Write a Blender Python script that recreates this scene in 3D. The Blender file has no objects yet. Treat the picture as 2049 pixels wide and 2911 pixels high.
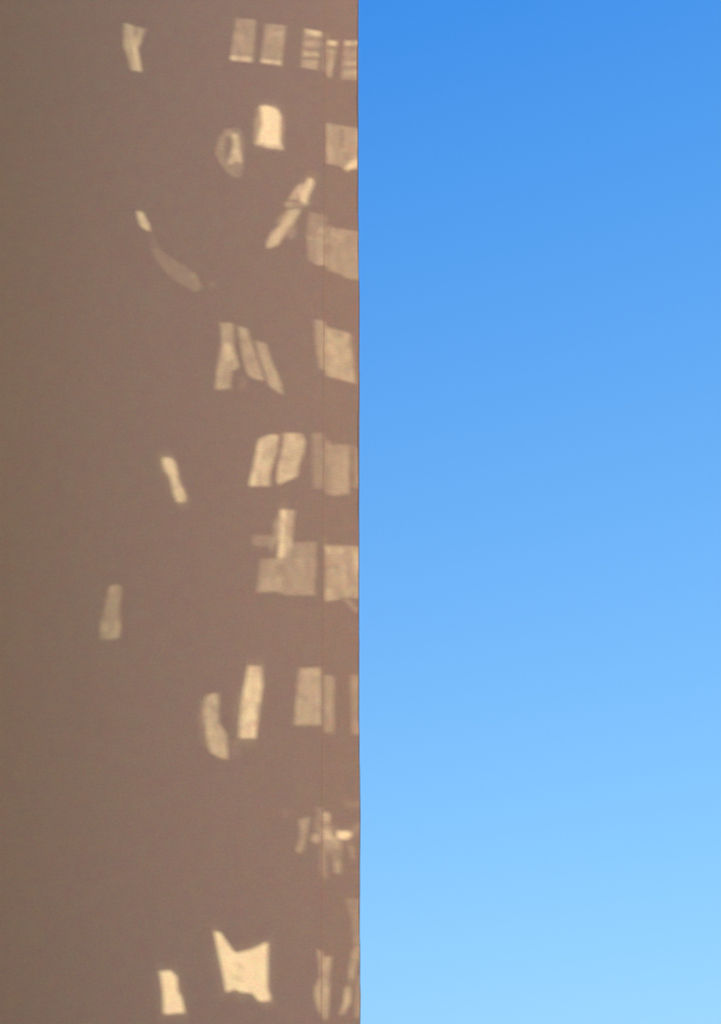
import bpy, bmesh, math, random
from mathutils import Vector, Matrix
from mathutils.geometry import delaunay_2d_cdt
R = math.radians
scene = bpy.context.scene

# ------------------------------------------------------------------ camera
FOV_V, TILT, CAM = R(26.0), R(18.0), Vector((0.04, -56.0, 1.6))
cd = bpy.data.cameras.new('camera')
cd.sensor_fit = 'VERTICAL'
cd.angle_y = FOV_V
cd.sensor_fit = 'VERTICAL'
cd.clip_start, cd.clip_end = 0.1, 6000
cam = bpy.data.objects.new('camera', cd)
scene.collection.objects.link(cam)
CAM_ROT = Matrix.Rotation(R(90) + TILT, 3, 'X') @ Matrix.Rotation(R(-0.10), 3, 'Z')
cam.matrix_world = Matrix.Translation(CAM) @ CAM_ROT.to_4x4()
scene.camera = cam

# ------------------------------------------------------------------ sun and sky
# unit vector towards the sun: from the left, in front of the wall, low
SUN = Vector((-10.3, -9.0, 3.0)).normalized()
sun_el = math.asin(SUN.z)
sun_az = math.atan2(SUN.x, SUN.y)            # clockwise from +Y, as the sky texture counts it
sl = bpy.data.lights.new('sun', 'SUN')
sl.energy, sl.angle, sl.color = 5.0, R(0.5), (1.0, 0.92, 0.76)
so = bpy.data.objects.new('sun', sl)
scene.collection.objects.link(so)
so.rotation_euler = (-SUN).to_track_quat('-Z', 'Y').to_euler()
so.location = (-40, -60, 60)

world = bpy.data.worlds.new('World')
scene.world = world
world.use_nodes = True
wn, wl = world.node_tree.nodes, world.node_tree.links
wn.clear()
sky = wn.new('ShaderNodeTexSky')
sky.sky_type = 'NISHITA'
sky.sun_disc = False
sky.sun_elevation, sky.sun_rotation = sun_el, sun_az
sky.altitude, sky.air_density, sky.dust_density, sky.ozone_density = 200, 1.0, 0.6, 1.0
# the photograph's deep, saturated daylight sky: one response curve per channel over the whole sky
sep = wn.new('ShaderNodeSeparateColor'); com = wn.new('ShaderNodeCombineColor')
wl.new(sky.outputs[0], sep.inputs[0])
def wmath(op, x, y=0.0):
    q = wn.new('ShaderNodeMath'); q.operation = op
    for i, v in enumerate((x, y)):
        if hasattr(v, 'links'): wl.new(v, q.inputs[i])
        else: q.inputs[i].default_value = v
    return q.outputs[0]
for i, (c0, c1, c2) in enumerate(((0.40, 1.30, 0.010), (1.10, 2.32, 0.004))):      # red and green: log shoulder with a small square term for the glow round the sun
    ch = sep.outputs[i]
    lg = wmath('MULTIPLY', wmath('LOGARITHM', ch, math.e), c1)
    v = wmath('ADD', wmath('ADD', lg, c0), wmath('MULTIPLY', wmath('POWER', ch, 2.0), c2))
    wl.new(wmath('MAXIMUM', v, 0.1), com.inputs[i])
wl.new(wmath('MULTIPLY', wmath('POWER', sep.outputs[2], 0.29), 5.0), com.inputs[2])
bg = wn.new('ShaderNodeBackground'); bg.inputs[1].default_value = 0.10
wo = wn.new('ShaderNodeOutputWorld')
wl.new(com.outputs[0], bg.inputs[0]); wl.new(bg.outputs[0], wo.inputs[0])

scene.view_settings.view_transform = 'Standard'
scene.view_settings.look = 'None'
scene.view_settings.gamma = 1
scene.view_settings.exposure = 0.345
scene.view_settings.use_curve_mapping = False
scene.render.engine = 'CYCLES'
scene.cycles.transparent_max_bounces = 16

# ------------------------------------------------------------------ helpers
def link(o, parent=None):
    scene.collection.objects.link(o)
    if parent: o.parent = parent
    return o

def mesh_obj(name, verts, faces, mats, parent=None, fmat=None, smooth=False):
    me = bpy.data.meshes.new(name)
    me.from_pydata([tuple(v) for v in verts], [], faces)
    for m in mats: me.materials.append(m)
    if fmat:
        for p, k in zip(me.polygons, fmat): p.material_index = k
    me.update()
    return link(bpy.data.objects.new(name, me), parent)

def box(name, lo, hi, mat, parent=None, bevel=0.0):
    bm = bmesh.new()
    bmesh.ops.create_cube(bm, size=1)
    for v in bm.verts:
        v.co = Vector([lo[i] + (v.co[i] + 0.5) * (hi[i] - lo[i]) for i in range(3)])
    if bevel:
        bmesh.ops.bevel(bm, geom=list(bm.edges), offset=bevel, segments=2, affect='EDGES', profile=0.5)
    me = bpy.data.meshes.new(name); bm.to_mesh(me); bm.free()
    me.materials.append(mat)
    return link(bpy.data.objects.new(name, me), parent)

def thing(name, label, cat, loc=(0, 0, 0)):
    o = bpy.data.objects.new(name, None)
    o.location = loc
    o['label'] = label; o['category'] = cat
    return link(o)

# ------------------------------------------------------------------ materials
def plaster(name, a, b, bump=0.35, patch=0.5, cool_cast=False):
    """rendered masonry: two close tones in broad vertical drifts, fine grain, shallow trowel relief"""
    m = bpy.data.materials.new(name); m.use_nodes = True
    n, l = m.node_tree.nodes, m.node_tree.links
    bs = n['Principled BSDF']; bs.inputs['Roughness'].default_value = 0.95
    bs.inputs['Specular IOR Level'].default_value = 0.1
    tc = n.new('ShaderNodeTexCoord')
    mp = n.new('ShaderNodeMapping'); mp.inputs['Scale'].default_value = (0.30, 0.30, 0.10)
    l.new(tc.outputs['Object'], mp.inputs[0])
    big = n.new('ShaderNodeTexNoise'); big.inputs['Scale'].default_value = 1.0; big.inputs['Detail'].default_value = 5
    l.new(mp.outputs[0], big.inputs[0])
    mp2 = n.new('ShaderNodeMapping'); mp2.inputs['Scale'].default_value = (9, 9, 3)
    l.new(tc.outputs['Object'], mp2.inputs[0])
    mid = n.new('ShaderNodeTexNoise'); mid.inputs['Scale'].default_value = 1.0; mid.inputs['Detail'].default_value = 6
    mid.inputs['Roughness'].default_value = 0.65
    l.new(mp2.outputs[0], mid.inputs[0])
    fine = n.new('ShaderNodeTexNoise'); fine.inputs['Scale'].default_value = 26; fine.inputs['Detail'].default_value = 4
    fine.inputs['Roughness'].default_value = 0.8
    l.new(tc.outputs['Object'], fine.inputs[0])
    def mth(op, x, y):
        q = n.new('ShaderNodeMath'); q.operation = op
        for i, s in enumerate((x, y)):
            if hasattr(s, 'links'): l.new(s, q.inputs[i])
            else: q.inputs[i].default_value = s
        return q.outputs[0]
    s = mth('ADD', mth('MULTIPLY', big.outputs[0], patch), mth('MULTIPLY', mid.outputs[0], 0.25))
    s = mth('ADD', s, mth('MULTIPLY', fine.outputs[0], 0.45))
    mr = n.new('ShaderNodeMapRange')
    mr.inputs[1].default_value = 0.5 * (patch + 0.7) - 0.28; mr.inputs[2].default_value = 0.5 * (patch + 0.7) + 0.28
    l.new(s, mr.inputs[0])
    mx = n.new('ShaderNodeMix'); mx.data_type = 'RGBA'
    mx.inputs[6].default_value = (*a, 1); mx.inputs[7].default_value = (*b, 1)
    l.new(mr.outputs[0], mx.inputs[0])
    # grains of sand and pigment: each channel wanders a little on its own
    col = mx.outputs[2]
    for sc_, det, amt, flat in ((2.6, 3, 0.24, 1.0), (19.0, 3, 0.55, 1.0), (3.2, 4, 0.26, 8.0)):
        q = n.new('ShaderNodeTexNoise'); q.inputs['Scale'].default_value = sc_; q.inputs['Detail'].default_value = det
        q.inputs['Roughness'].default_value = 0.75
        mq = n.new('ShaderNodeMapping'); mq.inputs['Scale'].default_value = (1, 1, flat)
        l.new(tc.outputs['Object'], mq.inputs[0]); l.new(mq.outputs[0], q.inputs[0])
        vm = n.new('ShaderNodeVectorMath'); vm.operation = 'MULTIPLY_ADD'
        vm.inputs[1].default_value = (amt,) * 3; vm.inputs[2].default_value = (1 - amt / 2,) * 3
        l.new(q.outputs['Color'], vm.inputs[0])
        mm = n.new('ShaderNodeVectorMath'); mm.operation = 'MULTIPLY'
        l.new(col, mm.inputs[0]); l.new(vm.outputs[0], mm.inputs[1]); col = mm.outputs[0]
    if cool_cast:
        # cooler light towards the far left, painted in as an uneven olive cast
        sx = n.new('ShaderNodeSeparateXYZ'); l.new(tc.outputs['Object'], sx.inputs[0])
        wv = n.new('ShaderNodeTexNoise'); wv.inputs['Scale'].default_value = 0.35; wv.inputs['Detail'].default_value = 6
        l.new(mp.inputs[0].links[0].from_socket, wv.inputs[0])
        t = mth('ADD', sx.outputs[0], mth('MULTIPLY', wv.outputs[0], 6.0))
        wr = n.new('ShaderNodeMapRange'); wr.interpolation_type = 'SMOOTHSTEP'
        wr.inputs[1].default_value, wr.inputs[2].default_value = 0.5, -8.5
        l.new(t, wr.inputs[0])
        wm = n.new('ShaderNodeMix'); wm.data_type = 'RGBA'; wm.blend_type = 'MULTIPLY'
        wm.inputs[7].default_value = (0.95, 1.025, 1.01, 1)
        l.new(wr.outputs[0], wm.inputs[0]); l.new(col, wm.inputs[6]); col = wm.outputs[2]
    l.new(col, bs.inputs['Base Color'])
    bp = n.new('ShaderNodeBump'); bp.inputs['Strength'].default_value = bump; bp.inputs['Distance'].default_value = 0.01
    l.new(s, bp.inputs['Height']); l.new(bp.outputs[0], bs.inputs['Normal'])
    return m

M_WALL = plaster('tan_plaster', (0.590, 0.448, 0.302), (0.642, 0.484, 0.326), cool_cast=True)
M_STRIP = plaster('tan_plaster_corner', (0.600, 0.452, 0.300), (0.648, 0.487, 0.322))
M_ROOF = plaster('roof_slab', (0.22, 0.20, 0.18), (0.28, 0.26, 0.24))
M_SCREEN = plaster('screen_plaster', (0.22, 0.42, 0.33), (0.26, 0.47, 0.37))  # green chosen so the added light screen bounces cooler light
M_TERRA = plaster('bounce_orange_render', (0.62, 0.36, 0.20), (0.68, 0.40, 0.23))
M_GROUND = plaster('ground_paving', (0.36, 0.29, 0.22), (0.44, 0.36, 0.28), bump=0.5)

M_EDGE = plaster('dark_edge', (0.10, 0.08, 0.09), (0.16, 0.12, 0.13))  # narrow dark line along the outer corner edge
M_BOUNCE_PANE = bpy.data.materials.new('bounce_dark_window'); M_BOUNCE_PANE.use_nodes = True
M_BOUNCE_PANE.node_tree.nodes['Principled BSDF'].inputs['Base Color'].default_value = (0.05, 0.06, 0.07, 1)
M_BOUNCE_PANE.node_tree.nodes['Principled BSDF'].inputs['Roughness'].default_value = 0.15

def light_filter(T):
    """tinted, uneven glass that lets the share T of the sunlight through the added light screen"""
    m = bpy.data.materials.new('sun_filter'); m.use_nodes = True
    n, l = m.node_tree.nodes, m.node_tree.links
    n.clear()
    out = n.new('ShaderNodeOutputMaterial')
    tr = n.new('ShaderNodeBsdfTransparent')
    tc = n.new('ShaderNodeTexCoord')
    mp = n.new('ShaderNodeMapping'); mp.inputs['Scale'].default_value = (2.6, 2.6, 1.5)
    l.new(tc.outputs['Object'], mp.inputs[0])
    no = n.new('ShaderNodeTexNoise'); no.inputs['Scale'].default_value = 1.6; no.inputs['Detail'].default_value = 5; no.inputs['Distortion'].default_value = 0.8
    l.new(mp.outputs[0], no.inputs[0])
    mr = n.new('ShaderNodeMapRange')
    mr.inputs[1].default_value, mr.inputs[2].default_value = 0.3, 0.7
    k = 0.42 if T < 0.7 else 0.14
    mr.inputs[3].default_value, mr.inputs[4].default_value = T * (1 - k), min(1.0, T * (1 + k))
    l.new(no.outputs[0], mr.inputs[0])
    mx = n.new('ShaderNodeMix'); mx.data_type = 'RGBA'
    mx.inputs[6].default_value = (0, 0, 0, 1); mx.inputs[7].default_value = (0.95, 1.0, 0.90, 1)
    l.new(mr.outputs[0], mx.inputs[0]); l.new(mx.outputs[2], tr.inputs[0]); l.new(tr.outputs[0], out.inputs[0])
    return m

# ------------------------------------------------------------------ ground
S = 2500.0
g = mesh_obj('ground', [(-S, -S, 0), (S, -S, 0), (S, S, 0), (-S, S, 0)], [(0, 1, 2, 3)], [M_GROUND])
g['kind'] = 'structure'

# ------------------------------------------------------------------ the building in the picture
H, CREASE, REC = 48.0, -0.955, 0.010
tower = thing('plaster_building', 'tall blank tan plaster building with sunlit reflections scattered along its corner', 'building', (-12, 7, 0))
def grid_face(name, x0, x1, y, nx, depth, mat, wobble):
    """slab whose front is a fine sheet; its right-hand edge runs a few millimetres out of true like hand-laid render"""
    rnd = random.Random(4)
    nz = 160
    v, f = [], []
    off, o = [], 0.0
    for j in range(nz + 1):
        o = o * 0.82 + rnd.uniform(-1, 1) * wobble
        off.append(o)
    for j in range(nz + 1):
        for i in range(nx + 1):
            x = x0 + (x1 - x0) * i / nx
            if wobble and i >= nx - 1: x = x1 + off[j] - (0.013 if i == nx - 1 else 0)
            v.append((x, y, H * j / nz))
    for j in range(nz):
        for i in range(nx):
            a = j * (nx + 1) + i
            f.append((a, a + 1, a + nx + 2, a + nx + 1))
    b0 = len(v)
    for j in range(nz + 1):
        v.append((x0, y + depth, H * j / nz)); v.append((x1 - 0.02 + off[j] * 0.5 if wobble else x1, y + depth, H * j / nz))
    for j in range(nz):
        c = b0 + 2 * j
        a = j * (nx + 1)
        f.append((a + nx, c + 1, c + 3, a + nx + nx + 1))
        f.append((c, a, a + nx + 1, c + 2))
        f.append((c + 1, c, c + 2, c + 3))
    top = [nz * (nx + 1) + i for i in range(nx + 1)]
    f.append(tuple(top + [b0 + 2 * nz + 1, b0 + 2 * nz]))
    return mesh_obj(name, v, f, [mat, M_EDGE], None, [1 if wobble and k < nz * nx and k % nx == nx - 1 else 0 for k in range(len(f))])
def adopt(o, p):
    o.parent = p
    o.matrix_parent_inverse = Matrix.Translation(p.location).inverted()
    return o
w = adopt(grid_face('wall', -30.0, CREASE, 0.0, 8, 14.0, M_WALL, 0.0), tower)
st = adopt(grid_face('corner_strip', CREASE + 0.0, 0.0, REC, 4, 13.9, M_STRIP, 0.013), tower)
st['label'] = 'slightly recessed plaster strip along the building corner'
bead = adopt(box('corner_bead', (CREASE - 0.004, -0.004, 0.0), (CREASE + 0.003, REC + 0.01, H - 0.3), M_WALL, None, bevel=0.002), tower)
par = adopt(box('parapet', (-30.1, -0.06, H + 0.002), (0.02, 14.1, H + 0.5), M_ROOF, None, bevel=0.02), tower)

# ------------------------------------------------------------------ light patches: measured on the photograph, (left, top, scale of the crop), then (share of light, outline)
PATCHES = [
 ((620, 20, 3.848), [
  (.24, [(195,120),(415,140),(385,600),(135,580)]), (.34, [(145,530),(378,548),(372,608),(135,578)]), (.05, [(165,310),(400,320),(398,352),(162,346)]),
  (.24, [(515,180),(745,200),(690,635),(470,610)]), (.3, [(475,572),(692,588),(688,642),(468,612)]), (.08, [(520,270),(740,255),(738,320),(520,330)]),
  (.22, [(945,240),(1135,270),(1090,690),(910,660)]), (.34, [(945,235),(1135,270),(1130,322),(960,295)]), (.2, [(940,492),(1110,500),(1110,542),(935,535)]), (-.1, [(945,330),(1130,345),(1128,368),(944,362)]), (-.1, [(942,436),(1120,446),(1118,480),(940,474)]), (-.12, [(930,548),(1105,554),(1102,580),(926,576)]),
  (.10, [(940,375),(1130,380),(1125,424),(940,424)]), (.10, [(925,585),(1100,592),(1090,680),(912,655)]),
  (.18, [(1160,390),(1192,380),(1192,715),(1135,690)]), (.28, [(1200,360),(1310,370),(1230,775),(1200,770)]), (.38, [(1205,368),(1304,378),(1290,425),(1205,415)]), (-.14, [(1204,426),(1294,434),(1292,462),(1203,456)]), (-.08, [(1160,440),(1192,440),(1192,480),(1158,480)]),
  (.10, [(1205,470),(1290,480),(1285,520),(1205,520)]), (.12, [(1200,600),(1262,605),(1238,740),(1200,755)]), (.3, [(1180,290),(1196,296),(1196,352),(1182,350)]),
  (.25, [(1385,365),(1580,365),(1580,800),(1345,790)]), (.34, [(1385,372),(1580,372),(1580,420),(1385,420)]), (-.1, [(1382,430),(1580,430),(1580,465),(1380,465)]), (-.08, [(1378,545),(1580,545),(1580,580),(1376,580)]), (-.09, [(1372,642),(1580,642),(1580,680),(1366,680)]), (.12, [(1375,595),(1580,595),(1580,635),(1370,635)]),
  (.09, [(1360,700),(1580,690),(1580,740),(1355,745)])]),
 ((590, 270, 3.591), [
  (.16, [(490,130),(700,100),(775,230),(780,560),(600,545),(470,500)]),
  (.78, [(535,112),(600,105),(720,150),(745,220),(735,480),(745,510),(520,490),(530,400),(560,300),(545,180)]),
  (.30, [(490,470),(600,490),(760,500),(775,560),(700,555),(580,525),(490,510)]),
  (.18, [(180,350),(330,340),(370,450),(370,700),(330,850),(230,820),(130,700),(80,590),(120,430)]),
  (.38, [(250,395),(305,400),(325,480),(325,560),(345,600),(350,690),(290,672),(240,715),(205,705),(240,620),(262,520),(258,450)]),
  (-.13, [(190,430),(238,420),(250,500),(236,580),(205,650),(178,560)]),
  (.27, [(1222,280),(1370,315),(1580,345),(1580,760),(1400,750),(1330,720),(1222,700)]), (.2, [(1218,300),(1240,300),(1240,700),(1222,700)]),
  (-.13, [(1350,330),(1390,330),(1390,540),(1350,540)]), (.42, [(1580,590),(1580,700),(1420,785),(1390,750),(1480,670)])]),
 ((720, 480, 5.05), [
  (.70, [(790,130),(860,140),(865,220),(800,370),(760,490),(690,470),(680,350),(740,250)]),
  (.38, [(640,230),(750,200),(700,320),(690,460),(600,440),(500,440)]), (.22, [(470,465),(800,465),(790,520),(690,540),(500,560),(440,530)]),
  (.42, [(500,590),(690,560),(600,760),(520,850),(450,960),(350,1090),(200,1150),(190,1060),(260,910),(370,820)]),
  (.17, [(600,790),(625,780),(600,980),(520,1000),(460,970),(530,860)]), (.17, [(330,740),(480,580),(430,700),(340,820)]), (.12, [(470,700),(600,660),(560,780),(430,840)]),
  (.2, [(800,620),(1040,660),(1047,1385),(920,1385),(790,1310),(780,1020),(760,980),(780,820)]), (.12, [(930,870),(1047,830),(1045,1380),(900,1380)]),
  (.1, [(780,968),(920,990),(920,1020),(790,1015)]),
  (.22, [(1075,830),(1270,860),(1560,910),(1560,1600),(1330,1570),(1230,1500),(1058,1460),(1065,1000)]), (.08, [(1100,870),(1240,900),(1200,1150),(1100,1100)])]),
 ((580, 880, 3.513), [
  (.33, [(165,130),(295,135),(300,360),(350,580),(280,610),(265,790),(110,800),(140,540),(180,340)]), (.17, [(200,330),(270,330),(290,500),(215,540)]),
  (.31, [(335,160),(430,190),(470,330),(520,450),(600,700),(560,710),(450,670),(400,540)]),
  (.31, [(510,310),(620,340),(670,500),(770,730),(790,850),(740,830),(650,760),(600,600),(540,430)]), (.07, [(380,660),(440,700),(420,800),(350,800)]),
  (.24, [(1100,100),(1206,108),(1206,600),(1150,590),(1120,400)]), (.35, [(1218,170),(1450,235),(1510,740),(1214,660)]), (.1, [(1450,235),(1490,255),(1530,720),(1510,740)])]),
 ((680, 1200, 4.489), [
  (.45, [(250,220),(380,160),(505,160),(490,360),(400,640),(395,810),(130,820),(130,760)]), (.14, [(250,220),(300,210),(290,370),(210,800),(135,810),(190,600)]),
  (.47, [(560,140),(800,140),(845,250),(830,370),(770,520),(735,690),(500,800),(475,740),(510,500),(560,300)]),
  (.15, [(930,130),(1080,150),(1080,850),(950,840),(940,640)]), (.15, [(1100,200),(1160,240),(1160,330),(1100,340)]),
  (.19, [(1100,340),(1180,280),(1420,290),(1400,920),(1180,940),(1100,910)]), (.08, [(1210,400),(1400,350),(1390,900),(1200,920)]), (.18, [(1455,300),(1580,360),(1580,860),(1455,830)])]),
 ((680, 1420, 4.489), [
  (.13, [(170,450),(460,470),(460,590),(420,680),(380,600),(170,590)]), (.58, [(530,130),(610,130),(570,730),(490,750),(520,400)]),
  (.35, [(620,130),(710,130),(690,330),(650,740),(575,740),(600,400)]), (.15, [(470,250),(530,130),(510,500),(430,600),(450,300)]),
  (.2, [(655,550),(980,540),(978,718),(650,728)]), (.25, [(280,760),(980,722),(960,1220),(600,1220),(450,1170),(220,1190)]), (.06, [(280,1000),(560,1000),(540,1170),(240,1180)]),
  (.26, [(1095,580),(1580,600),(1580,1270),(1400,1250),(1250,1270),(1095,1310),(1095,640)]), (.2, [(1300,790),(1370,850),(1350,1100),(1310,1000)]),
  (.2, [(1100,1140),(1240,1150),(1250,1280),(1095,1290)]), (.15, [(1430,680),(1580,650),(1580,1200),(1440,950)]), (.12, [(1100,580),(1320,620),(1320,680),(1100,680)]),
  (.3, [(1076,460),(1088,470),(1088,620),(1078,600)]), (.17, [(1330,1290),(1400,1262),(1580,1440),(1500,1450)])]),
 ((540, 1860, 3.232), [
  (.4, [(150,380),(265,350),(265,620),(335,740),(350,960),(290,960),(190,900),(140,700),(120,500)]), (.1, [(80,450),(125,400),(125,700),(180,890),(100,800),(70,600)]),
  (.57, [(540,105),(655,110),(665,280),(600,770),(450,770),(470,450)]), (.06, [(360,800),(440,790),(460,930),(400,950)]),
  (.32, [(1000,130),(1202,120),(1204,650),(960,650),(980,350)]), (.08, [(1150,140),(1202,140),(1202,640),(1150,640)]),
  (.22, [(1232,190),(1325,200),(1320,720),(1230,720)]), (.2, [(1475,190),(1590,190),(1590,740),(1490,740)])]),
 ((780, 2260, 6.215), [
  (.27, [(440,440),(620,380),(600,500),(550,800),(500,1000),(400,1020),(390,950),(450,760)]), (.28, [(670,680),(800,680),(810,830),(680,850),(650,780)]),
  (.2, [(740,230),(845,200),(845,320),(740,300)]), (.12, [(730,332),(845,332),(845,650),(700,640)]), (.4, [(860,310),(970,310),(990,460),(860,488)]),
  (.15, [(860,492),(980,492),(1000,618),(860,618)]), (.5, [(860,622),(980,622),(1060,788),(865,788)]), (.95, [(1110,640),(1330,640),(1360,720),(1260,790),(1110,770)]),
  (.22, [(865,792),(1160,792),(1190,958),(865,958)]), (.2, [(865,962),(928,962),(920,1470),(860,1478)]), (.12, [(800,962),(845,962),(845,1330),(800,1330)]),
  (.12, [(932,962),(1190,962),(1180,1400),(1060,1390),(1000,1100)]), (.17, [(1060,1170),(1170,1170),(1160,1390),(1070,1380)]), (.15, [(1320,900),(1400,900),(1430,1150),(1360,1170)]),
  (.08, [(1200,100),(1520,100),(1520,230),(1250,230)]), (.1, [(1420,500),(1540,480),(1540,600),(1350,750)]), (.07, [(130,240),(230,240),(230,390),(120,380)])]),
 ((860, 2480, 5.328), [
  (.15, [(650,400),(920,400),(920,1100),(780,1100),(740,700)]), (.27, [(790,1120),(900,1120),(850,1300),(780,1600),(710,1650),(700,1500),(740,1250)]),
  (.42, [(640,1760),(730,1740),(720,1950),(640,2130),(560,2170),(580,2100),(630,1950)]), (.14, [(700,1660),(780,1610),(740,1735),(640,1755)]),
  (.2, [(830,1560),(920,1560),(920,2200),(790,2200),(800,1800)]),
  (.32, [(225,1180),(294,1180),(294,1700),(286,2150),(240,2120),(180,1900),(190,1750),(265,1600),(258,1380)]), (.12, [(200,1850),(280,1850),(284,2000),(240,2050)]),
  (.36, [(320,1280),(440,1270),(400,1600),(400,1900),(370,2220),(312,2230),(312,1500)]), (.1, [(314,1740),(390,1740),(390,1850),(314,1850)])]),
 ((440, 2620, 4.489), [
  (.95, [(70,640),(200,620),(280,700),(295,880),(340,960),(385,1160),(120,1180),(110,900)]),
  (.9, [(760,130),(840,140),(1000,380),(1050,400),(1250,350),(1440,260),(1435,860),(1475,950),(1460,1010),(1340,1020),(1240,910),(1100,900),(1030,860),(910,900),(890,750),(800,330)]),
  (-.2, [(1050,520),(1130,560),(1130,620),(1060,590)]), (-.2, [(960,670),(1090,690),(1090,770),(980,730)])]),
 ((320, 40, 11.48), [
  (.2, [(640,380),(970,440),(930,900),(820,1250),(960,1900),(800,1880),(660,1000)]), (.36, [(400,290),(680,380),(700,900),(850,1250),(960,1880),(620,1830),(500,1350),(370,1050),(370,700)]), (.2, [(730,900),(880,480),(1150,480),(1050,650),(900,1000),(800,1100)])]),
 ((360, 580, 5.05), [
  (.48, [(150,100),(230,110),(330,300),(345,390),(270,370),(200,310),(160,200)]), (.09, [(350,600),(560,720),(850,900),(1000,1000),(1090,1200),(980,1260),(640,1060),(420,800)]),
  (.09, [(850,920),(980,990),(1070,1190),(960,1100)]), (.05, [(300,372),(360,400),(520,690),(360,620)]), (.07, [(1200,1100),(1290,1120),(1270,1210),(1200,1200)])]),
 ((430, 1270, 11.54), [(.55, [(370,400),(500,340),(660,370),(780,500),(920,1150),(1150,1640),(1110,1800),(880,1830),(760,1600),(640,1050),(420,750)])]),
 ((250, 1630, 9.98), [(.19, [(620,370),(880,300),(960,400),(930,700),(900,1100),(950,1500),(870,1850),(380,1900),(350,1500),(450,1100),(550,700)]),
                      (.05, [(620,380),(880,310),(950,400),(900,580),(600,600)]), (.04, [(400,1350),(930,1380),(880,1780),(390,1800)])]),
]
TH = math.tan(FOV_V / 2)
def on_wall(px, py, y):
    """point of the wall plane at depth y that the camera sees at photograph pixel (px, py)"""
    d = CAM_ROT @ Vector(((px - 1024.5) / 1455.5 * TH, -(py - 1455.5) / 1455.5 * TH, -1))
    return CAM + d * ((y - CAM.y) / d.y)

# ------------------------------------------------------------------ added unseen light screen: the low sun shines through its patch-shaped openings onto the wall
PY = -9.0                                   # the screen stands nine metres in front of the wall, beyond the left edge of the frame
X0, X1, Z0, Z1 = -34.0, -10.0, 0.0, 56.0
vs, fs, Ts, GLOW = [], [], [], []
def add_poly(pts, T):
    b = len(vs)
    vs.extend(Vector(p) for p in pts); fs.append(list(range(b, b + len(pts)))); Ts.append(T)
add_poly([(X0, Z0), (X1, Z0), (X1, Z1), (X0, Z1)], 0.0)
for (ox, oy, sc), polys in PATCHES:
    for T, pts in polys:
        cx = ox + sum(p[0] for p in pts) / len(pts) / sc
        dep = REC if cx > 922 else 0.0
        q = []
        for x, y in pts:
            p = on_wall(ox + x / sc, oy + y / sc, dep)
            p = p + SUN * ((PY - p.y) / SUN.y)
            q.append((p.x, p.z))
        a = sum(q[i][0] * q[(i + 1) % len(q)][1] - q[(i + 1) % len(q)][0] * q[i][1] for i in range(len(q)))
        add_poly(q if a > 0 else q[::-1], T)
        if T >= 0.5: GLOW.append((T, q if a > 0 else q[::-1]))
# soft glow round the brightest patches, shaped by faint wider openings
for T, pts in GLOW:
    c = Vector((sum(p[0] for p in pts) / len(pts), sum(p[1] for p in pts) / len(pts)))
    for grow in (0.13, 0.26):
        add_poly([tuple(Vector(p) + (Vector(p) - c).normalized() * grow) for p in pts], 0.035)
ov, oe, of, _, _, oforig = delaunay_2d_cdt(vs, [], fs, 1, 1e-5, True)
share = [min(1.0, 1.03 * max(0.0, sum(Ts[k] for k in src)) ** 1.07) for src in oforig]
LEV = [0.03, 0.06, 0.09, 0.12, 0.15, 0.18, 0.22, 0.26, 0.30, 0.34, 0.38, 0.43, 0.48, 0.54, 0.60, 0.67, 0.74, 0.82, 0.90, 0.97]
def level(T): return min(range(len(LEV)), key=lambda i: abs(LEV[i] - T))
open_face = [s > 0.015 for s in share]
side = SUN * 0.2                            # reveals cut along the light
other = thing('light_screen', 'added green light screen with patch-shaped openings beyond the left edge of the picture', 'building', (-22, PY, 0))
front = [Vector((p.x, PY, p.y)) for p in ov]
ec = {}
for fi, f in enumerate(of):
    if open_face[fi]: continue
    for i in range(len(f)):
        a, b = f[i], f[(i + 1) % len(f)]
        ec.setdefault((min(a, b), max(a, b)), []).append((a, b))
nv = len(front)
wv = front + [p + side for p in front]
wf = []
for fi, f in enumerate(of):
    if not open_face[fi]:
        wf.append(tuple(f)); wf.append(tuple(i + nv for i in f[::-1]))
for k, l_ in ec.items():
    if len(l_) == 1:
        a, b = l_[0]
        wf.append((b, a, a + nv, b + nv))
adopt(mesh_obj('screen_wall', wv, wf, [M_SCREEN]), other)
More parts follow.
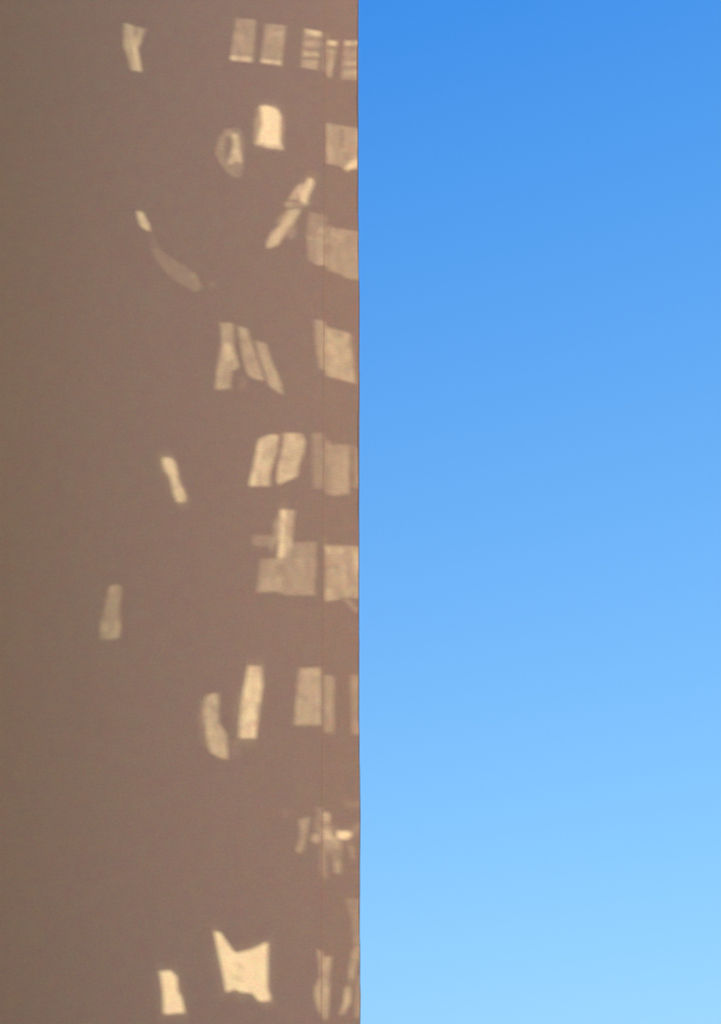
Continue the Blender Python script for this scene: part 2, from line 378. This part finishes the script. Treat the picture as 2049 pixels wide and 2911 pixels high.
# filter panes: one per connected opening
edge_f = {}
for fi, f in enumerate(of):
    if open_face[fi]:
        for i in range(len(f)):
            a, b = f[i], f[(i + 1) % len(f)]
            edge_f.setdefault((min(a, b), max(a, b)), []).append(fi)
adj = {fi: set() for fi in range(len(of)) if open_face[fi]}
for l_ in edge_f.values():
    if len(l_) == 2: adj[l_[0]].add(l_[1]); adj[l_[1]].add(l_[0])
GM = {}
seen = set()
for s0 in adj:
    if s0 in seen: continue
    comp, stack = [], [s0]; seen.add(s0)
    while stack:
        c = stack.pop(); comp.append(c)
        for q in adj[c]:
            if q not in seen: seen.add(q); stack.append(q)
    idx, pv, pf, pm, mats = {}, [], [], [], []
    for c in comp:
        lv = level(share[c])
        if lv not in GM: GM[lv] = light_filter(LEV[lv])
        if GM[lv] not in mats: mats.append(GM[lv])
        row = []
        for i in of[c]:
            if i not in idx: idx[i] = len(pv); pv.append(front[i] + side * 0.5)
            row.append(idx[i])
        pf.append(row); pm.append(mats.index(GM[lv]))
    adopt(mesh_obj('filter_pane', pv, pf, mats, None, pm), other)
adopt(box('screen_end', (X0 - 0.35, PY - 12, 0), (X0 - 0.002, PY + 0.1, Z1), M_SCREEN), other)

# ------------------------------------------------------------------ sunlit building added out of view, right of the frame: its face throws warm light back
bounce_bld = thing('bounce_building', 'added orange building that bounces warm sunlight beyond the right edge of the picture', 'building', (22, -29, 0))
SX, SY0, SY1, SH = 14.0, -54.0, -4.0, 62.0
adopt(box('wall', (SX, SY0, 0), (SX + 16, SY1, SH), M_TERRA, bevel=0.03), bounce_bld)  # body of the added bounce building
adopt(box('roof', (SX - 0.3, SY0 - 0.3, SH + 0.002), (SX + 16.3, SY1 + 0.3, SH + 0.35), M_ROOF, bevel=0.02), bounce_bld)  # roof of the added bounce building
for k in range(1, 20):
    adopt(box('bounce_ledge', (SX - 0.12, SY0 + 0.05, 3.1 * k), (SX - 0.002, SY1 - 0.05, 3.1 * k + 0.14), M_TERRA, bevel=0.01), bounce_bld)
win = None
for k in range(19):
    for j in range(9):
        if win is None:
            win = adopt(box('bounce_window', (SX - 0.05, -0.45, -0.65), (SX - 0.003, 0.45, 0.65), M_BOUNCE_PANE, bevel=0.01), bounce_bld)
            c = win
        else:
            c = win.copy(); link(c); c.parent = bounce_bld
        c.location = (0, SY0 + 4 + j * 5.2, 1.9 + 3.1 * k)
